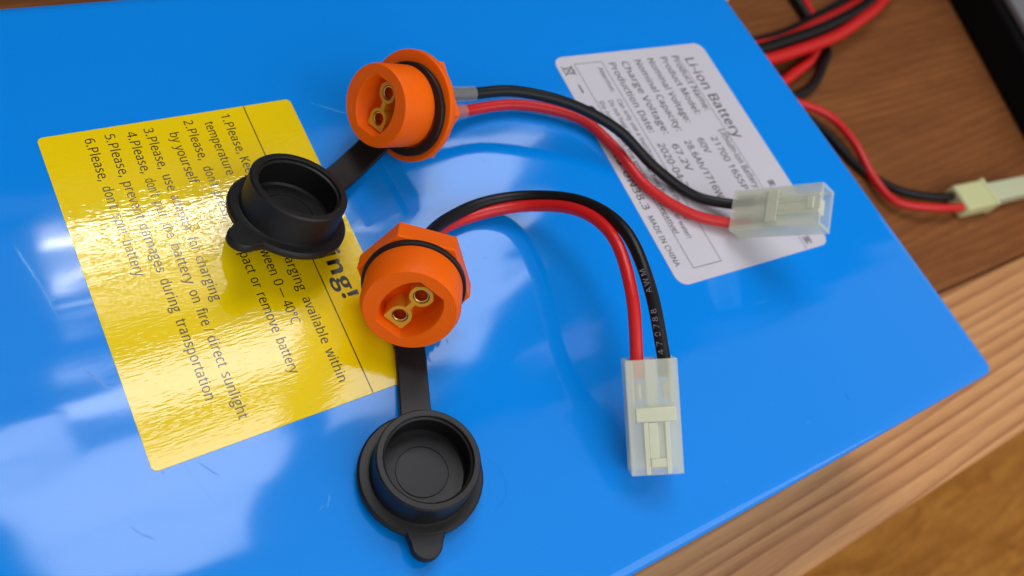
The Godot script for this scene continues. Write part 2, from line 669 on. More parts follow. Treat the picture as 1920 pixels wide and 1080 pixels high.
# ------------------------------------------------------------------ battery
func battery() -> void:
	var o := thing("battery_pack", "large glossy blue battery block with a yellow and a white label on top", "battery", W(44, -TOP, -59))
	# x from -86 to 174.4, z from -124.6 to 6.5
	var size := Vector3(260.4, TOP, 131.1)
	var s := 7.0
	var im := Image.create(int(size.x * s), int(size.z * s), false, Image.FORMAT_RGB8)
	var blue := Color(0.001, 0.275, 0.93).linear_to_srgb()
	im.fill(blue)
	var org := Vector2(-86.0, -124.6)
	var scuffs := Image.create(im.get_width(), im.get_height(), false, Image.FORMAT_RGB8)
	scuffs.fill(Color(0.072, 0.072, 0.072))
	marks(im, scuffs, org, s)
	var m := mat(Color(1, 1, 1), 1.0)
	m.albedo_texture = ImageTexture.create_from_image(im)
	m.roughness_texture = ImageTexture.create_from_image(scuffs)
	m.roughness_texture_channel = BaseMaterial3D.TEXTURE_CHANNEL_RED
	bumpy(m, noise_tex(512, 0.008, 21, 3), 0.014)
	m.uv1_scale = Vector3(1.0 / size.x, 1.0 / size.z, 1)   # the uv is in millimetres from the middle
	m.uv1_offset = Vector3(0.5, 0.5, 0)
	var st := begin()
	rbox(st, W(44.2, -TOP / 2, -59.05), size / 2, 2.6, Basis.IDENTITY, 5, 1.0, 1.3)
	put("casing", st, m, o)
	warning_label(o)
	rating_label(o)


func marks(im: Image, scuffs: Image, o: Vector2, s: float) -> void:
	var pale := Color(0.55, 0.75, 0.95)
	var dark := Color(0.10, 0.24, 0.50)
	var f := func(a: Vector2, b: Vector2, w: float, c: Color, k: float):
		scratch(im, o, s, a, b, w, c, k * (0.6 if c == pale else 0.3))
		scratch(scuffs, o, s, a, b, w, Color(0.5, 0.5, 0.5), minf(k * 0.9, 1.0))
	for q in SCR:
		f.call(Vector2(q[0], q[1]), Vector2(q[2], q[3]), q[4], pale if q[5] > 0 else dark, absf(q[5]))
	for i in 60:
		var p := Vector2(rng.randf_range(0, 170), rng.randf_range(-120, 4))
		var d := Vector2.from_angle(rng.randf() * TAU) * rng.randf_range(0.1, 0.5)
		f.call(p, p + d, rng.randf_range(0.06, 0.13), pale if rng.randf() < 0.55 else dark, rng.randf_range(0.2, 0.7))
	for i in 14:
		var p := Vector2(rng.randf_range(0, 170), rng.randf_range(-120, 4))
		var d := Vector2.from_angle(rng.randf() * TAU) * rng.randf_range(2.0, 9.0)
		f.call(p, p + d, 0.05, pale, rng.randf_range(0.06, 0.2))


const SCR := [
	[52.7, -93.7, 57.9, -90.3, 0.11, 0.4], [41.0, -94.9, 47.6, -92.3, 0.09, 0.18], [-1.2, -76.3, 0.5, -69.0, 0.14, 0.55], [0.5, -69.0, 1.6, -62.1, 0.09, 0.35], 
	[121.7, -27.4, 125.8, -27.2, 0.10, 0.35], [26.9, -22.1, 28.1, -23.9, 0.10, 0.5], [25.9, -22.1, 26.6, -22.9, 0.10, 0.3], [145.3, -9.4, 145.5, -9.0, 0.12, 0.5],
	[113.2, 5.0, 113.3, 5.4, 0.15, 0.7], [70.1, -4.9, 70.2, -4.7, 0.10, 0.5], [5.5, -52.9, 15.5, -54.1, 0.05, 0.3], [2.4, -54.0, 5.4, -49.1, 0.07, -0.55], [2.9, -53.5, 5.0, -50.8, 0.12, -0.3],
	[12.6, -35.2, 14.9, -32.1, 0.07, -0.6], [10.8, -35.7, 13.0, -28.9, 0.06, -0.2], [2.0, -30.1, 4.2, -27.2, 0.06, -0.5], [3.6, -28.2, 4.7, -26.6, 0.07, -0.3], [49.7, -66.7, 51.3, -67.8, 0.11, -0.6],
	[129.8, -4.0, 129.5, -2.3, 0.15, -0.3], [52.9, -20.4, 54.2, -18.1, 0.06, -0.35], [54.2, -18.1, 54.4, -14.9, 0.06, -0.4], [54.4, -14.9, 53.1, -13.0, 0.06, -0.4],
	[53.1, -13.0, 50.3, -11.4, 0.06, -0.35], [8.0, -35.5, 8.2, -35.3, 0.12, -0.7], [69.7, -53.9, 70.4, -53.5, 0.10, -0.5], [51.4, -39.2, 51.4, -37.9, 0.12, -0.5], [55.9, -41.1, 55.7, -40.1, 0.12, -0.5],
	[-1.2, -48.5, -1.1, -48.0, 0.10, -0.5], [66.5, -56.2, 66.7, -55.7, 0.07, -0.4]]


func warning_label(o: Node3D) -> void:
	var m := mat(Color(0.97, 0.70, 0.003), 0.035)
	bumpy(m, grain(840, 1190, 46, 11, 61, 0.5), 0.0012)
	var l := sticker("warning_label", o, W(6.2, 0, -95.1), 0.01268, 42.28, 59.37, 0.9, 0.1, m, 1.0 / 60.0)
	l.set_meta("label", "yellow glossy warning sticker")
	var h := 0.12
	var k: Material = M.ink_warn
	# each line as its words, with where each begins and ends
	words(l, 29.1, [["1.Please,", 1.2, 10.0], ["Keep", 10.9, 15.6], ["the", 16.7, 19.4], ["battery", 20.8, 28.6], ["charging", 29.8, 38.7], ["available", 40.1, 48.8], ["within", 49.9, 55.8]], k, h)
	words(l, 25.9, [["temperature", 2.2, 13.9], ["between", 26.6, 34.6], ["0", 35.6, 36.7], ["—", 37.3, 39.0], ["40°C", 39.7, 44.0]], k, h)
	words(l, 22.6, [["2.Please,", 1.2, 9.9], ["don't", 11.4, 15.6], ["press,", 16.7, 22.2], ["impact", 26.6, 33.3], ["or", 34.2, 36.1], ["remove", 37.2, 44.5], ["battery", 45.7, 52.0]], k, h)
	words(l, 19.6, [["by", 3.3, 5.4], ["yourself", 6.1, 14.2]], k, h)
	words(l, 15.9, [["3.Please,", 1.5, 10.2], ["use", 11.5, 14.7], ["adaptor", 15.7, 23.0], ["for", 24.2, 26.8], ["charging", 28.0, 36.4]], k, h)
	words(l, 13.1, [["4.Please,", 1.7, 10.4], ["don't", 11.6, 15.2], ["put", 16.3, 19.4], ["the", 20.7, 23.4], ["battery", 24.8, 32.4], ["on", 33.6, 35.8], ["fire", 37.0, 40.0], ["/", 40.6, 41.2], ["direct", 42.0, 47.4], ["sunlight", 48.4, 56.2]], k, h)
	words(l, 9.75, [["5.Please,", 1.5, 10.3], ["prevent", 11.4, 18.8], ["damages", 19.9, 29.1], ["during", 30.4, 36.5], ["transportation", 37.8, 51.8]], k, h)
	words(l, 6.6, [["6.Please,", 1.7, 10.4], ["don't", 11.6, 15.9], ["split", 17.1, 21.0], ["battery", 22.2, 28.9]], k, h)
	print_line(l, "Warning!", 35.5, 18.0, 24.2, 2.9, k, h, true, "printed_title")
	print_bar(l, Vector2(33.6, 0.1), Vector2(33.45, 59.3), 0.18, k, h)


func words(l: Node3D, x: float, list: Array, m: Material, h: float) -> void:
	for w in list:
		print_line(l, w[0], x, w[1], w[2] - w[1], 1.55, m, h, false, "printed_word")


func rating_label(o: Node3D) -> void:
	var m := mat(Color(0.65, 0.63, 0.685), 0.42)
	bumpy(m, noise_tex(256, 0.03, 71), 0.0015)
	var l := sticker("rating_label", o, W(109.5, 0, -96.3), -0.0407, 44.9, 60.37, 2.6, 0.1, m, 1.0 / 20.0)
	l.set_meta("label", "white sticker with rounded corners and rows of data")
	var h := 0.12
	var k: Material = M.ink
	print_line(l, "Li-ion Battery", 36.9, 4.4, 24.6, 2.9, k, h)
	var rows := [
		["Product Name:", "Lithium-ion Battery", 33.3, 17.0, 26.0, 16.8], ["Product Model:", "21700 16S5P", 29.8, 17.6, 27.6, 14.9],
		["Nominal Voltage:", "60V", 25.7, 19.4, 27.3, 4.2], ["Nominal Capacity:", "28.6Ah/1716Wh", 21.8, 21.2, 27.3, 17.2],
		["Charge Voltage:", "67.2V", 17.8, 21.4, 27.7, 7.3], ["Production Date:", "2020-04-28", 14.2, 20.4, 26.8, 13.4]]
	for r in rows:
		print_line(l, r[0], r[2], 3.2, r[3], 1.9, k, h)
		print_line(l, r[1], r[2] + 0.2, r[4], r[5], 1.9, k, h)
	print_line(l, "Attention:", 10.5, 4.1, 7.2, 1.25, k, h)
	print_line(l, "Can only use a matching charger for charging!", 10.6, 13.6, 33.0, 1.25, k, h)
	print_line(l, "Do not heat the battery, keep away from fire or water!", 8.2, 13.6, 37.0, 1.25, k, h)
	print_line(l, "Do not reverse the positive and negative!", 5.7, 13.5, 35.4, 1.25, k, h)
	print_line(l, "-", 2.2, 8.2, 2.4, 2.2, k, h, true)
	print_line(l, "CE", 2.0, 14.2, 5.4, 1.9, k, h, true)
	print_line(l, "RoHS", 1.6, 22.0, 8.4, 1.9, k, h, true)
	print_line(l, "UN38.3", 1.55, 32.1, 9.9, 1.85, k, h)
	print_line(l, "MADE IN CHINA", 1.5, 43.7, 12.3, 1.35, k, h)
	# ruled lines
	for q in [[35.3, 3.2, 36.0, 46.0], [4.9, 2.4, 12.6, 2.5], [12.6, 2.5, 13.2, 57.4], [4.9, 2.4, 5.5, 57.3], [5.5, 57.3, 13.2, 57.4], [35.9, 46.0, 37.8, 47.6], [37.3, 54.5, 37.3, 60.2]]:
		print_bar(l, Vector2(q[0], q[1]), Vector2(q[2], q[3]), 0.13, k, h)
	# the crossed-out bin
	for q in [[1.2, 3.4, 3.6, 3.2], [1.2, 4.8, 3.6, 5.0], [1.2, 3.4, 1.2, 4.8], [3.6, 2.9, 3.6, 5.3], [3.9, 3.6, 3.9, 4.6], [1.0, 2.8, 4.0, 5.4], [1.0, 5.4, 4.0, 2.8]]:
		print_bar(l, Vector2(q[0], q[1]), Vector2(q[2], q[3]), 0.2, k, h, "printed_bin")
	# the stamped mark near the title and the small code at the corner, blurred beyond reading
	for i in 5:
		print_bar(l, Vector2(38.4 + 0.38 * i, 41.6 + 0.2 * (i % 2)), Vector2(38.5 + 0.38 * i, 43.4 - 0.3 * (i % 3)), 0.22, k, h, "printed_mark")
		print_bar(l, Vector2(38.2 + 0.42 * i, 57.2 + 0.2 * (i % 2)), Vector2(38.3 + 0.42 * i, 59.2 - 0.3 * (i % 3)), 0.22, k, h, "printed_mark")


# ------------------------------------------------------------------ the two charging cables
func cables() -> void:
	M.nylon = mat(Color(0.90, 0.93, 0.76), 0.35)
	M.nylon.transparency = BaseMaterial3D.TRANSPARENCY_ALPHA
	M.nylon.albedo_color.a = 0.33
	M.nylon_solid = mat(Color(0.92, 0.93, 0.70), 0.35)
	M.nylon_solid.transparency = BaseMaterial3D.TRANSPARENCY_ALPHA
	M.nylon_solid.albedo_color.a = 0.58
	M.shrink = mat(Color(0.6, 0.6, 0.62), 0.28)
	M.shrink.transparency = BaseMaterial3D.TRANSPARENCY_ALPHA
	M.shrink.albedo_color.a = 0.3
	M.tin = mat(Color(0.7, 0.68, 0.62), 0.3, 1.0)

	var a := thing("charging_cable", "front orange port with arching red and black wires ending in a white plug", "cable", W(52, 0, -46), "charging port cables")
	port(a, Vector3(46.834, 12.245, -42.939), Vector3(-0.54085565, 0.39586796, 0.74213457), 7.2, 7.864, 6.322, 5.286, 9.361, 0.05, 1.148, 1.2, false)
	var plug_a := [Vector3(81.903, 12.495, -22.471), 1.801, -0.475, -0.438, 8.6, 18.94]
	plug(a, plug_a)
	wire(a, "black_wire", [Vector3(52.6, 9.6, -51.6), Vector3(53.8, 9.1, -53.7), Vector3(62.5, 4.5, -60.2), Vector3(73.3, 2.7, -63.3), Vector3(82.3, 5.2, -61.0), Vector3(87.2, 11.7, -53.8), Vector3(87.7, 17.0, -44.1), Vector3(85.7, 17.6, -32.8), Vector3(84.0, 13.5, -21.5)], M.black, plug_a)
	wire(a, "red_wire", [Vector3(51.4, 5.8, -51.2), Vector3(52.2, 5.2, -52.7), Vector3(61.7, 2.6, -59.6), Vector3(72.2, 1.7, -61.7), Vector3(81.0, 4.7, -59.4), Vector3(85.5, 11.5, -52.5), Vector3(85.9, 15.6, -43.7), Vector3(83.1, 15.7, -33.0), Vector3(80.2, 11.8, -23.2)], M.red, plug_a)

	var b := thing("charging_cable", "rear orange port whose red and black wires cross the white label", "cable", W(60, 0, -81), "charging port cables")
	port(b, Vector3(56.635, 13.989, -80.505), Vector3(-0.90893857, 0.38994033, 0.14757103), 6.94, 7.214, 7.268, 4.219, 9.539, 0.647, 1.86, 1.87, true)
	var plug_b := [Vector3(128.478, 3.105, -46.052), 1.1, 0.931, -0.616, 9.03, 19.256]
	plug(b, plug_b)
	wire(b, "black_wire", [Vector3(66.3, 12.1, -82.9), Vector3(67.8, 11.6, -83), Vector3(78.1, 9.6, -83.1), Vector3(88.7, 9.1, -82.3), Vector3(99.8, 8.4, -77.5), Vector3(109, 6.4, -70.6), Vector3(115.8, 2.8, -61.9), Vector3(122.8, 1.4, -53.6), Vector3(129.6, 3.9, -47.8)], M.black, plug_b)
	wire(b, "red_wire", [Vector3(65, 7.6, -81.3), Vector3(66.5, 7.1, -81.6), Vector3(79.8, 2.8, -84.4), Vector3(93.2, 2, -84.2), Vector3(105.3, 2, -78.3), Vector3(110.2, 1.5, -69.5), Vector3(112.3, 1.4, -58.7), Vector3(119, 1.4, -49.9), Vector3(127.3, 2.5, -44.3)], M.red, plug_b)
	# clear shrink sleeves where those wires leave the port
	for e in [[Vector3(70, 11.15, -83.05), Vector3(75, 10.1, -83.1), Vector3(79.2, 9.5, -83.08)], [Vector3(70, 5.9, -82.4), Vector3(75, 4.1, -83.6), Vector3(79.8, 2.8, -84.4)]]:
		var st := begin()
		tube(st, spline([V(e[0]), V(e[1]), V(e[2])], 6), 1.6, 24, 0.9)
		put("clear_sleeve", st, M.shrink, b)


func wire(parent: Node3D, called: String, pts: Array, m: Material, plug_at: Array) -> void:
	var f := plug_frame(plug_at)
	var p := []
	for q in pts:
		p.append(V(q))
	p.append(p[-1] + f[0] * 1.6)
	p.append(p[-1] + f[0] * 1.6)
	var st := begin()
	tube(st, spline(p, 10), 1.13, 20)
	var w := put(called, st, m, parent)
	w.set_meta("line", spline(p.slice(0, -2), 10))
	# the crimp contact inside the plug
	var st2 := begin()
	tube(st2, PackedVector3Array([p[-1] + f[0] * 0.9, p[-1] + f[0] * 3.4]), 0.75, 14)
	put("crimp", st2, M.tin, w)


# [long axis, across, face]
func plug_frame(q: Array) -> Array:
	var l := Vector3(cos(q[2]) * cos(q[1]), sin(q[2]), cos(q[2]) * sin(q[1]))
	var h := Vector3.UP.cross(l).normalized()
	var k := l.cross(h)
	var n: Vector3 = k * cos(q[3]) + h * sin(q[3])
	return [l, n.cross(l), n]


func plug(parent: Node3D, q: Array) -> void:
	var f := plug_frame(q)
	var l: Vector3 = f[0]
	var w: Vector3 = f[1]
	var n: Vector3 = f[2]
	var c := V(q[0])
	var wide: float = q[4]
	var L: float = q[5]
	var T := 5.6
	var b := Basis(w, n, l)     # x across, y out of the face, z along
	var at := func(x: float, y: float, z: float) -> Vector3: return c + w * x + n * y + l * z
	var body := Node3D.new()
	body.name = "plug"
	parent.add_child(body, true)
	body.position = c * MM - where(parent)
	var t := 0.85
	# four walls of the shell, butted
	var st := begin()
	rbox(st, at.call(0, T / 2 - t / 2, L / 2), Vector3(wide / 2, t / 2, L / 2), 0.22, b, 2)
	rbox(st, at.call(0, -T / 2 + t / 2, L / 2), Vector3(wide / 2, t / 2, L / 2), 0.22, b, 2)
	for s in [-1, 1]:
		rbox(st, at.call(s * (wide / 2 - t / 2), 0, L / 2), Vector3(t / 2, T / 2 - t - 0.01, L / 2 - 0.02), 0.1, b, 2)
	put("shell", st, M.nylon, body)
	st = begin()
	# the wall between the two channels, and the web half way
	rbox(st, at.call(0, 0, L * 0.21), Vector3(0.95, T / 2 - t - 0.02, L * 0.2), 0.1, b, 2)
	rbox(st, at.call(0, 0.2, L * 0.475), Vector3(wide / 2 - t - 0.02, T / 2 - t - 0.25, L * 0.06), 0.1, b, 2)
	# the block under the latch arm, between the two open side channels
	rbox(st, at.call(0.15, 0.6, L * 0.76), Vector3(1.6, T / 2 - t - 0.65, L * 0.2), 0.1, b, 2)
	for s in [-1, 1]:
		rbox(st, at.call(s * (wide / 2 - t - 0.3), 0, L * 0.2), Vector3(0.26, T / 2 - t - 0.02, L * 0.19), 0.1, b, 2)
	put("divider", st, M.nylon_solid, body)
	st = begin()
	# raised collar across the face
	rbox(st, at.call(0.25, T / 2 + 0.06, L * 0.475), Vector3(wide * 0.385, 0.16, L * 0.062), 0.18, b, 2)
	# latch arm: two rails and the catch
	rbox(st, at.call(-1.55, T / 2 + 0.08, L * 0.765), Vector3(0.42, 0.18, L * 0.225), 0.15, b, 2)
	rbox(st, at.call(1.9, T / 2 + 0.08, L * 0.765), Vector3(0.42, 0.18, L * 0.225), 0.15, b, 2)
	rbox(st, at.call(-0.35, T / 2 + 0.05, L * 0.70), Vector3(0.75, 0.12, L * 0.155), 0.1, b, 2)
	rbox(st, at.call(0.2, T / 2 + 0.12, L * 0.89), Vector3(1.25, 0.26, L * 0.036), 0.15, b, 2)
	put("latch", st, M.nylon_solid, body)


func port(parent: Node3D, F0: Vector3, d: Vector3, rf: float, rb: float, L: float, T: float, rh: float, roll: float, pa: float, hp: float, disc: bool) -> void:
	var F := V(F0)
	var h := Vector3.UP.cross(d).normalized()
	var k := d.cross(h)
	var pv := h * cos(pa) + k * sin(pa)
	var qv := d.cross(pv)
	var recess := func(t: float) -> float:
		var e := 1.0 / sqrt(pow(cos(t) / (5.75 if not disc else 5.3), 2) + pow(sin(t) / (4.3 if not disc else 4.1), 2))
		return minf(e, (4.95 if not disc else 4.75) / maxf(absf(cos(t)), 1e-3))
	var wider := func(t: float) -> float: return float(recess.call(t)) + 0.25
	var rim := func(_t: float) -> float: return rf
	# the threaded barrel: front ring, chamfer, side, and the shaped well
	var st := begin()
	collar(st, F, d, pv, qv, rim, wider, 0, 0, 120, true, false, false, false)
	for j in 120:
		var t0 := TAU * j / 120.0
		var t1 := TAU * (j + 1) / 120.0
		var a0 := pv * cos(t0) + qv * sin(t0)
		var a1 := pv * cos(t1) + qv * sin(t1)
		st.set_smooth_group(3)
		quad(st, F + a0 * float(wider.call(t0)), F + a1 * float(wider.call(t1)), F + a1 * float(recess.call(t1)) - d * 0.35, F + a0 * float(recess.call(t0)) - d * 0.35, d - a0)
		quad(st, F + a0 * float(recess.call(t0)) - d * 0.35, F + a1 * float(recess.call(t1)) - d * 0.35, F + a1 * float(recess.call(t1)) * 0.97 - d * 4.6, F + a0 * float(recess.call(t0)) * 0.97 - d * 4.6, -a0)
		tri(st, F - d * 4.6, F + a0 * float(recess.call(t0)) * 0.97 - d * 4.6, F + a1 * float(recess.call(t1)) * 0.97 - d * 4.6, d)
	var back := L
	var cham := 1.5 if not disc else 0.5
	lathe(st, F, d, h, k, [Vector2(rb - 1.2, -back), Vector2(rb, -back), Vector2(rb, -cham), Vector2(rf + 0.12, -0.12), Vector2(rf, 0)], 120, 60.0)
	# the neck that the rubber loop sits on
	lathe(st, F, d, h, k, [Vector2(rb - 1.2, -L - 1.1), Vector2(rb - 1.2, -back)], 64)
	var body := put("port_body", st, M.orange, parent)
	# flange
	st = begin()
	var f0 := -(L + 1.1)
	if disc:
		lathe(st, F, d, h, k, [Vector2(0, f0 - 1.3), Vector2(9.9, f0 - 1.3), Vector2(10.0, f0 - 1.15), Vector2(10.0, f0 - 0.2), Vector2(9.8, f0), Vector2(0, f0)], 120)
		hexagon(st, F, d, h, k, rh + 0.3, roll, -(L + T), f0 - 1.32)
	else:
		hexagon(st, F, d, h, k, rh, roll, -(L + T), f0)
	var nut := put("hex_flange", st, M.orange, parent)
	nut.set_meta("label", "round disc flange with a hexagon behind it" if disc else "plain hexagonal flange")
	# the yellow two-pole insert with its gold sockets
	st = begin()
	var hole := func(_t: float) -> float: return 1.32
	var squared := func(t: float) -> float:
		var c := cos(t)
		return 1.85 if c > 0 else minf(1.85 / maxf(absf(c), absf(sin(t))), 2.5)
	var eight := func(t: float) -> float:
		var c := cos(t)
		return 1.85 if c < 0 else minf(1.85 / cos(fposmod(t + PI / 8, PI / 4) - PI / 8), 1.95)
	collar(st, F - pv * 2.5, d, pv, qv, squared, hole, -6.0, -hp, 64, true, false, true, true)
	collar(st, F + pv * 2.5, d, pv, qv, eight, hole, -6.0, -hp, 64, true, false, true, true)
	rbox(st, F - d * (hp + 0.08 + 2.2), Vector3(0.95, 2.2, 0.42), 0.05, Basis(pv, d, qv.normalized() * -1.0 if Basis(pv, d, qv).determinant() < 0 else qv), 1)
	var ins := put("insert", st, M.insert, body)
	for s in [-1, 1]:
		st = begin()
		var o: Vector3 = F + pv * (2.5 * s)
		lathe(st, o, d, h, k, [Vector2(1.2, -6), Vector2(1.2, -hp - 0.32), Vector2(1.14, -hp - 0.25), Vector2(1.0, -hp - 0.3), Vector2(0.98, -4.8)], 40)
		lathe(st, o, d, h, k, [Vector2(1.0, -4.8), Vector2(0, -4.8)], 24)
		put("socket", st, M.gold, body)


func hexagon(st: SurfaceTool, F: Vector3, d: Vector3, h: Vector3, k: Vector3, r: float, roll: float, a0: float, a1: float) -> void:
	var bev := 0.25
	for j in 6:
		var t0 := roll + TAU * j / 6.0
		var t1 := roll + TAU * (j + 1) / 6.0
		var c0 := h * cos(t0) + k * sin(t0)
		var c1 := h * cos(t1) + k * sin(t1)
		var out := c0 + c1
		var len := r
		st.set_smooth_group(-1)
		quad(st, F + c0 * r + d * (a0 + bev), F + c1 * r + d * (a0 + bev), F + c1 * r + d * (a1 - bev), F + c0 * r + d * (a1 - bev), out, Vector2(0, 0), Vector2(1, 0), Vector2(1, a1 - a0), Vector2(0, a1 - a0))
		quad(st, F + c0 * r + d * (a1 - bev), F + c1 * r + d * (a1 - bev), F + c1 * (r - bev) + d * a1, F + c0 * (r - bev) + d * a1, out.normalized() + d)
		quad(st, F + c0 * r + d * (a0 + bev), F + c1 * r + d * (a0 + bev), F + c1 * (r - bev) + d * a0, F + c0 * (r - bev) + d * a0, out.normalized() - d)
		tri(st, F + d * a1, F + c0 * (r - bev) + d * a1, F + c1 * (r - bev) + d * a1, d)
		tri(st, F + d * a0, F + c0 * (r - bev) + d * a0, F + c1 * (r - bev) + d * a0, -d)


# ------------------------------------------------------------------ rubber caps
func caps() -> void:
	var a := thing("rubber_cap", "open black rubber cap in front, its strap leading under the front port", "cap", W(41.6, 0, -21), "rubber caps on straps")
	cap(a, Vector3(41.61, 0.85, -21.02), Vector3(-0.002, 1, -0.09), Vector3(-0.366, 0, 0.93), [Vector3(44.4, 1.6, -28.9), Vector3(45.2, 1.3, -31.0), Vector3(47.0, 0.8, -35.6), Vector3(48.9, 0.75, -41.0), Vector3(48.9, 1.5, -43.6), Vector3(48.7, 2.3, -44.9)], Vector3(0.94, 0, 0.33), 9.74, 7.89, 6.76, 1.5, 7.0)
	loop(a, Vector3(46.834, 12.245, -42.939), Vector3(-0.54085565, 0.39586796, 0.74213457), 6.322, 8.4, 6.6, 0.0)
	var b := thing("rubber_cap", "black rubber cap tilted above the yellow label on the rear port's strap", "cap", W(38, 0, -68), "rubber caps on straps")
	cap(b, Vector3(36.869, 6.044, -67.268), Vector3(0.31, 1, -0.187), Vector3(-0.83, 0.37, 0.41), [Vector3(43.2, 4.4, -71.1), Vector3(45.6, 3.5, -72.6), Vector3(50.4, 2.4, -75.5), Vector3(55.3, 2.1, -78.5), Vector3(59.1, 2.7, -80.7), Vector3(60.3, 4.0, -81.4)], Vector3(0.52, 0.0, 0.85), 9.71, 7.91, 6.67, 1.38, 7.13)
	loop(b, Vector3(56.635, 13.989, -80.505), Vector3(-0.90893857, 0.38994033, 0.14757103), 7.268, 8.35, 6.9, 0.75)


func loop(parent: Node3D, F0: Vector3, d: Vector3, L: float, r: float, ri: float, shift: float) -> void:
	var h := Vector3.UP.cross(d).normalized()
	var k := d.cross(h)
	var st := begin()
	lathe(st, V(F0) + h * shift, d, h, k, [Vector2(ri, -L - 1.07), Vector2(r - 0.15, -L - 1.07), Vector2(r, -L - 0.9), Vector2(r, -L - 0.2), Vector2(r - 0.15, -L - 0.03), Vector2(ri, -L - 0.03), Vector2(ri, -L - 1.07)], 96)
	put("loop", st, M.rubber, parent)


func cap(parent: Node3D, c0: Vector3, n0: Vector3, tab_dir: Vector3, line: Array, across: Vector3, rfl: float, ro: float, ri: float, hf: float, hr: float) -> void:
	var n := n0.normalized()
	var c := V(c0)
	var x := (tab_dir - n * tab_dir.dot(n)).normalized()
	var y := n.cross(x)
	var st := begin()
	lathe(st, c, n, x, y, [Vector2(0, 0.0), Vector2(rfl - 0.3, 0.0), Vector2(rfl, 0.3), Vector2(rfl, hf - 0.35), Vector2(rfl - 0.35, hf), Vector2(ro + 0.5, hf), Vector2(ro + 0.14, hf + 0.12), Vector2(ro, hf + 0.5),
		Vector2(ro, hr - 0.3), Vector2(ro - 0.25, hr), Vector2(ri + 0.12, hr), Vector2(ri, hr - 0.12), Vector2(ri, hr - 0.55), Vector2(ri - 0.32, hr - 0.75), Vector2(ri - 0.32, hr - 1.25), Vector2(ri - 0.02, hr - 1.5),
		Vector2(ri - 0.02, hf + 0.5), Vector2(ri - 0.3, hf + 0.12), Vector2(ri - 0.6, hf + 0.05), Vector2(4.15, hf), Vector2(4.1, hf - 0.14), Vector2(4.0, hf - 0.14), Vector2(3.95, hf + 0.04), Vector2(0, hf + 0.04)], 144)
	put("cup", st, M.rubber, parent)
	# pull tab: a rounded tongue
	st = begin()
	var outl := []
	for i in 19:
		var a := -PI / 2 + PI * i / 18.0
		outl.append(Vector2(rfl + 1.0 + 2.4 * cos(a), 2.4 * sin(a)))
	outl.append(Vector2(rfl - 0.5, 2.95))
	outl.append(Vector2(rfl - 2.2, 3.3))
	outl.append(Vector2(rfl - 2.2, -3.3))
	outl.append(Vector2(rfl - 0.5, -2.95))
	var mid := Vector2(rfl, 0)
	var lo := 0.02
	var hi := hf - 0.06
	for i in outl.size():
		var p: Vector2 = outl[i]
		var q: Vector2 = outl[(i + 1) % outl.size()]
		var pi: Vector2 = p - (p - mid).normalized() * 0.25
		var qi: Vector2 = q - (q - mid).normalized() * 0.25
		var f := func(v: Vector2, e: float) -> Vector3: return c + x * v.x + y * v.y + n * e
		var side: Vector3 = x * ((p + q) / 2.0 - mid).x + y * ((p + q) / 2.0 - mid).y
		st.set_smooth_group(1)
		quad(st, f.call(p, lo), f.call(q, lo), f.call(q, hi - 0.2), f.call(p, hi - 0.2), side)
		quad(st, f.call(p, hi - 0.2), f.call(q, hi - 0.2), f.call(qi, hi), f.call(pi, hi), side + n * 2.0)
		st.set_smooth_group(2)
		tri(st, f.call(mid, hi), f.call(pi, hi), f.call(qi, hi), n)
		tri(st, f.call(mid, lo), f.call(p, lo), f.call(q, lo), -n)
	put("pull_tab", st, M.rubber, parent)
	st = begin()
	var pts := []
	for q in line:
		pts.append(V(q))
	strap(st, spline(pts, 8), [5.3, 5.0, 5.0, 5.0, 5.0, 4.6], 1.1, across)
	put("strap", st, M.rubber, parent)


# ------------------------------------------------------------------ leads behind the battery and the dark case
func lead(called: String, label: String, pairs: Array) -> Node3D:
	var first: Vector3 = pairs[0][0][0]
	var o := thing(called, label, "cable", W(first.x, -TOP, first.z), "leads beside the battery")
	for q in pairs:
		var p := []
		for v in q[0]:
			p.append(V(v))
		var st := begin()
		tube(st, spline(p, 8), q[2], 16)
		put(q[1], st, M.red if q[1] == "red_wire" else M.black, o)
	return o


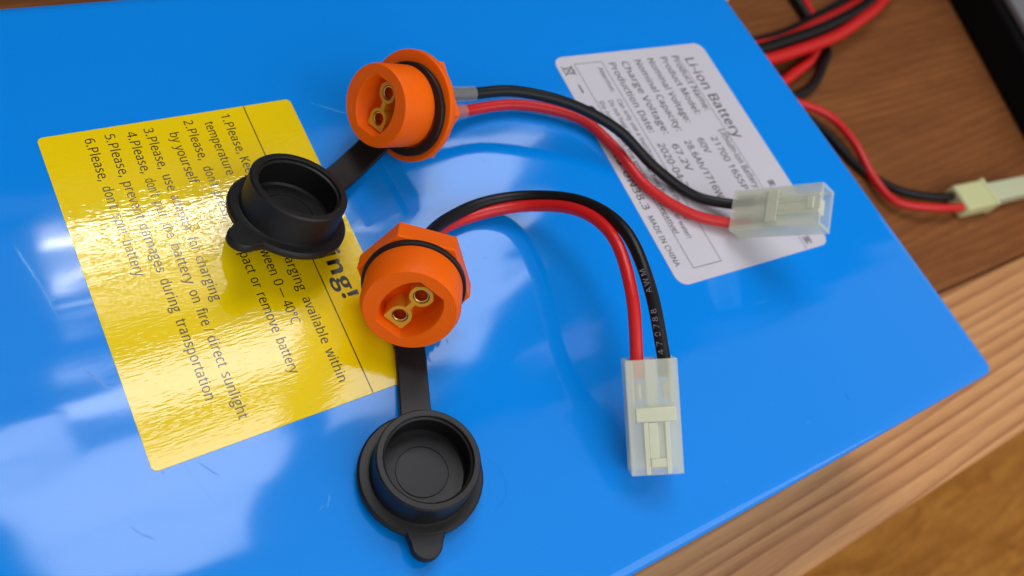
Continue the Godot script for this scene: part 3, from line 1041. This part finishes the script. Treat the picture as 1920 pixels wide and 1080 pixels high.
func leads() -> void:
	var o := lead("battery_lead", "thin red and black lead curving over the table to a yellowish plug", [
		[[Vector3(172, -30, -108), Vector3(200, -38, -106), Vector3(222, -43, -103), Vector3(235.9, -44.5, -98.4), Vector3(247.9, -45.5, -90.9), Vector3(251.9, -46.5, -79.0), Vector3(249.6, -47, -63.9), Vector3(251.2, -46.5, -53.4), Vector3(263.0, -45, -46.8), Vector3(276.4, -45.8, -43.8), Vector3(281, -46.2, -43.6)], "red_wire", 1.45],
		[[Vector3(172, -33, -104), Vector3(200, -42, -104), Vector3(224, -47, -101.5), Vector3(238.2, -48.4, -97.3), Vector3(244.8, -48.4, -86.2), Vector3(248.0, -48.4, -71.2), Vector3(253.3, -48, -62.2), Vector3(259.1, -47, -55.8), Vector3(270.4, -46.6, -50.6), Vector3(280, -46.5, -48.6), Vector3(284, -46.4, -48.4)], "black_wire", 1.45]])
	var m := mat(Color(0.78, 0.79, 0.40), 0.4)
	m.transparency = BaseMaterial3D.TRANSPARENCY_ALPHA
	m.albedo_color.a = 0.82
	var d := Vector3(37.0, 0, 3.2).normalized()
	var b := Basis(d, Vector3.UP, d.cross(Vector3.UP))
	var c := W(279.5, -46.6, -46.2)
	var st := begin()
	rbox(st, c + d * 8.0, Vector3(8.2, 3.0, 5.4), 1.1, b, 3)
	var p := put("plug", st, m, o)
	st = begin()
	rbox(st, c + d * 16.6, Vector3(1.0, 3.3, 5.8), 0.6, b, 3)
	put("collar", st, m, p)
	st = begin()
	var m2 := mat(Color(0.72, 0.74, 0.48), 0.38)
	m2.transparency = BaseMaterial3D.TRANSPARENCY_ALPHA
	m2.albedo_color.a = 0.8
	rbox(st, c + d * 31.0, Vector3(13.4, 2.6, 3.9), 1.0, b, 3)
	put("sleeve", st, m2, p)
	lead("battery_lead", "thick red and black power wires running from the battery to the top edge", [
		[[Vector3(172, -28, -114), Vector3(205, -36, -114.6), Vector3(228.4, -41, -115.5), Vector3(249.7, -42, -117.7), Vector3(273.7, -42, -121.1), Vector3(295.4, -42, -127.1), Vector3(316.5, -43, -134.8), Vector3(345, -45, -150), Vector3(380, -47, -190)], "red_wire", 2.3],
		[[Vector3(172, -28, -119), Vector3(205, -36, -119.5), Vector3(227.9, -41, -120.2), Vector3(247.6, -42, -122.6), Vector3(274.6, -42, -126.4), Vector3(309.4, -43, -135.5), Vector3(340, -45, -151), Vector3(374, -47, -190)], "black_wire", 2.3]])
	lead("battery_lead", "farther red and black wires leaving the battery behind the thick power wires", [
		[[Vector3(172, -31, -123), Vector3(215, -40, -122.5), Vector3(245.0, -43, -123.9), Vector3(273.5, -44, -130), Vector3(302.1, -45, -137.0), Vector3(333.8, -46, -148), Vector3(372, -47.6, -200)], "red_wire", 1.9],
		[[Vector3(172, -32, -125), Vector3(215, -42, -124.5), Vector3(235.7, -45, -126.6), Vector3(256.6, -46, -129.4), Vector3(279.0, -46.5, -134.8), Vector3(303.9, -47, -142), Vector3(330, -47.8, -156), Vector3(366, -48, -205)], "black_wire", 1.9]])
	lead("battery_lead", "short red and black loop of wire bending up under the thick power wires", [
		[[Vector3(172, -32, -106), Vector3(205, -42, -105.5), Vector3(233.5, -46.5, -107.9), Vector3(247.9, -47, -111.8), Vector3(262.9, -47.4, -117.5), Vector3(276, -47.8, -128), Vector3(284, -47.9, -150)], "red_wire", 2.0],
		[[Vector3(172, -34, -103), Vector3(210, -45, -101), Vector3(235.8, -47.8, -102.6), Vector3(252.4, -48, -105.4), Vector3(267.9, -48, -114.6), Vector3(275.6, -48, -123), Vector3(279, -48, -150)], "black_wire", 1.9]])
	# the dark case in the corner
	var k := thing("laptop", "flat black case with a grey lid standing on the table at the top right corner", "laptop", W(480, -TOP, -200))
	var turn := Basis(Vector3.UP, -0.34)
	st = begin()
	rbox(st, W(505, -41.2, -110), Vector3(130, 8.2, 190), 1.5, turn, 3)
	put("base", st, mat(Color(0.004, 0.004, 0.0045), 0.85, 0.0, 0.25), k)
	st = begin()
	rbox(st, W(507, -30.9, -110), Vector3(128, 1.8, 188), 1.2, turn, 3)
	put("lid", st, mat(Color(0.2, 0.2, 0.215), 0.5), k)
	st = begin()
	rbox(st, W(211, -37.5, -147), Vector3(5, 12.5, 14), 0.6, Basis(Vector3.UP, 0.3), 3)
	var s := thing("paper_tag", "small white slip showing past the far right corner of the battery", "tag", W(214, -TOP, -148))
	put("slip", st, mat(Color(0.75, 0.72, 0.70), 0.7), s)


# grey print along the black wire of the front cable, read from the plug upwards
func details() -> void:
	var w: MeshInstance3D = get_node("charging_cable/black_wire")
	var line: PackedVector3Array = w.get_meta("line")
	w.remove_meta("line")
	var eye := W(0, 120, 0)
	var text := "470788AWM"
	var away := [0.9, 2.3, 3.9, 5.2, 6.4, 7.7, 11.2, 12.6, 14.3]
	for i in text.length():
		var left: float = away[i]
		var j := line.size() - 1
		while left > line[j].distance_to(line[j - 1]):
			left -= line[j].distance_to(line[j - 1])
			j -= 1
		var p := line[j].move_toward(line[j - 1], left)
		var t := (line[j - 1] - line[j]).normalized()
		var n := eye - p
		n = (n - t * n.dot(t)).normalized()
		n = n.rotated(t, -0.28)
		var g := TextMesh.new()
		g.font = sans
		g.font_size = 32
		g.pixel_size = 0.01
		g.depth = 0.01
		g.text = text[i]
		var bb := g.get_aabb()
		var o := MeshInstance3D.new()
		o.name = "printed_letter"
		o.mesh = g
		o.material_override = M.white_ink
		w.add_child(o, true)
		var up := n.cross(t)
		var k := 0.95 / bb.size.y
		o.basis = Basis(t * k * 1.25, up * k, n) * Basis.from_scale(Vector3.ONE * MM)
		o.position = p * MM + n * 1.14 * MM - where(w) - o.basis * bb.get_center()
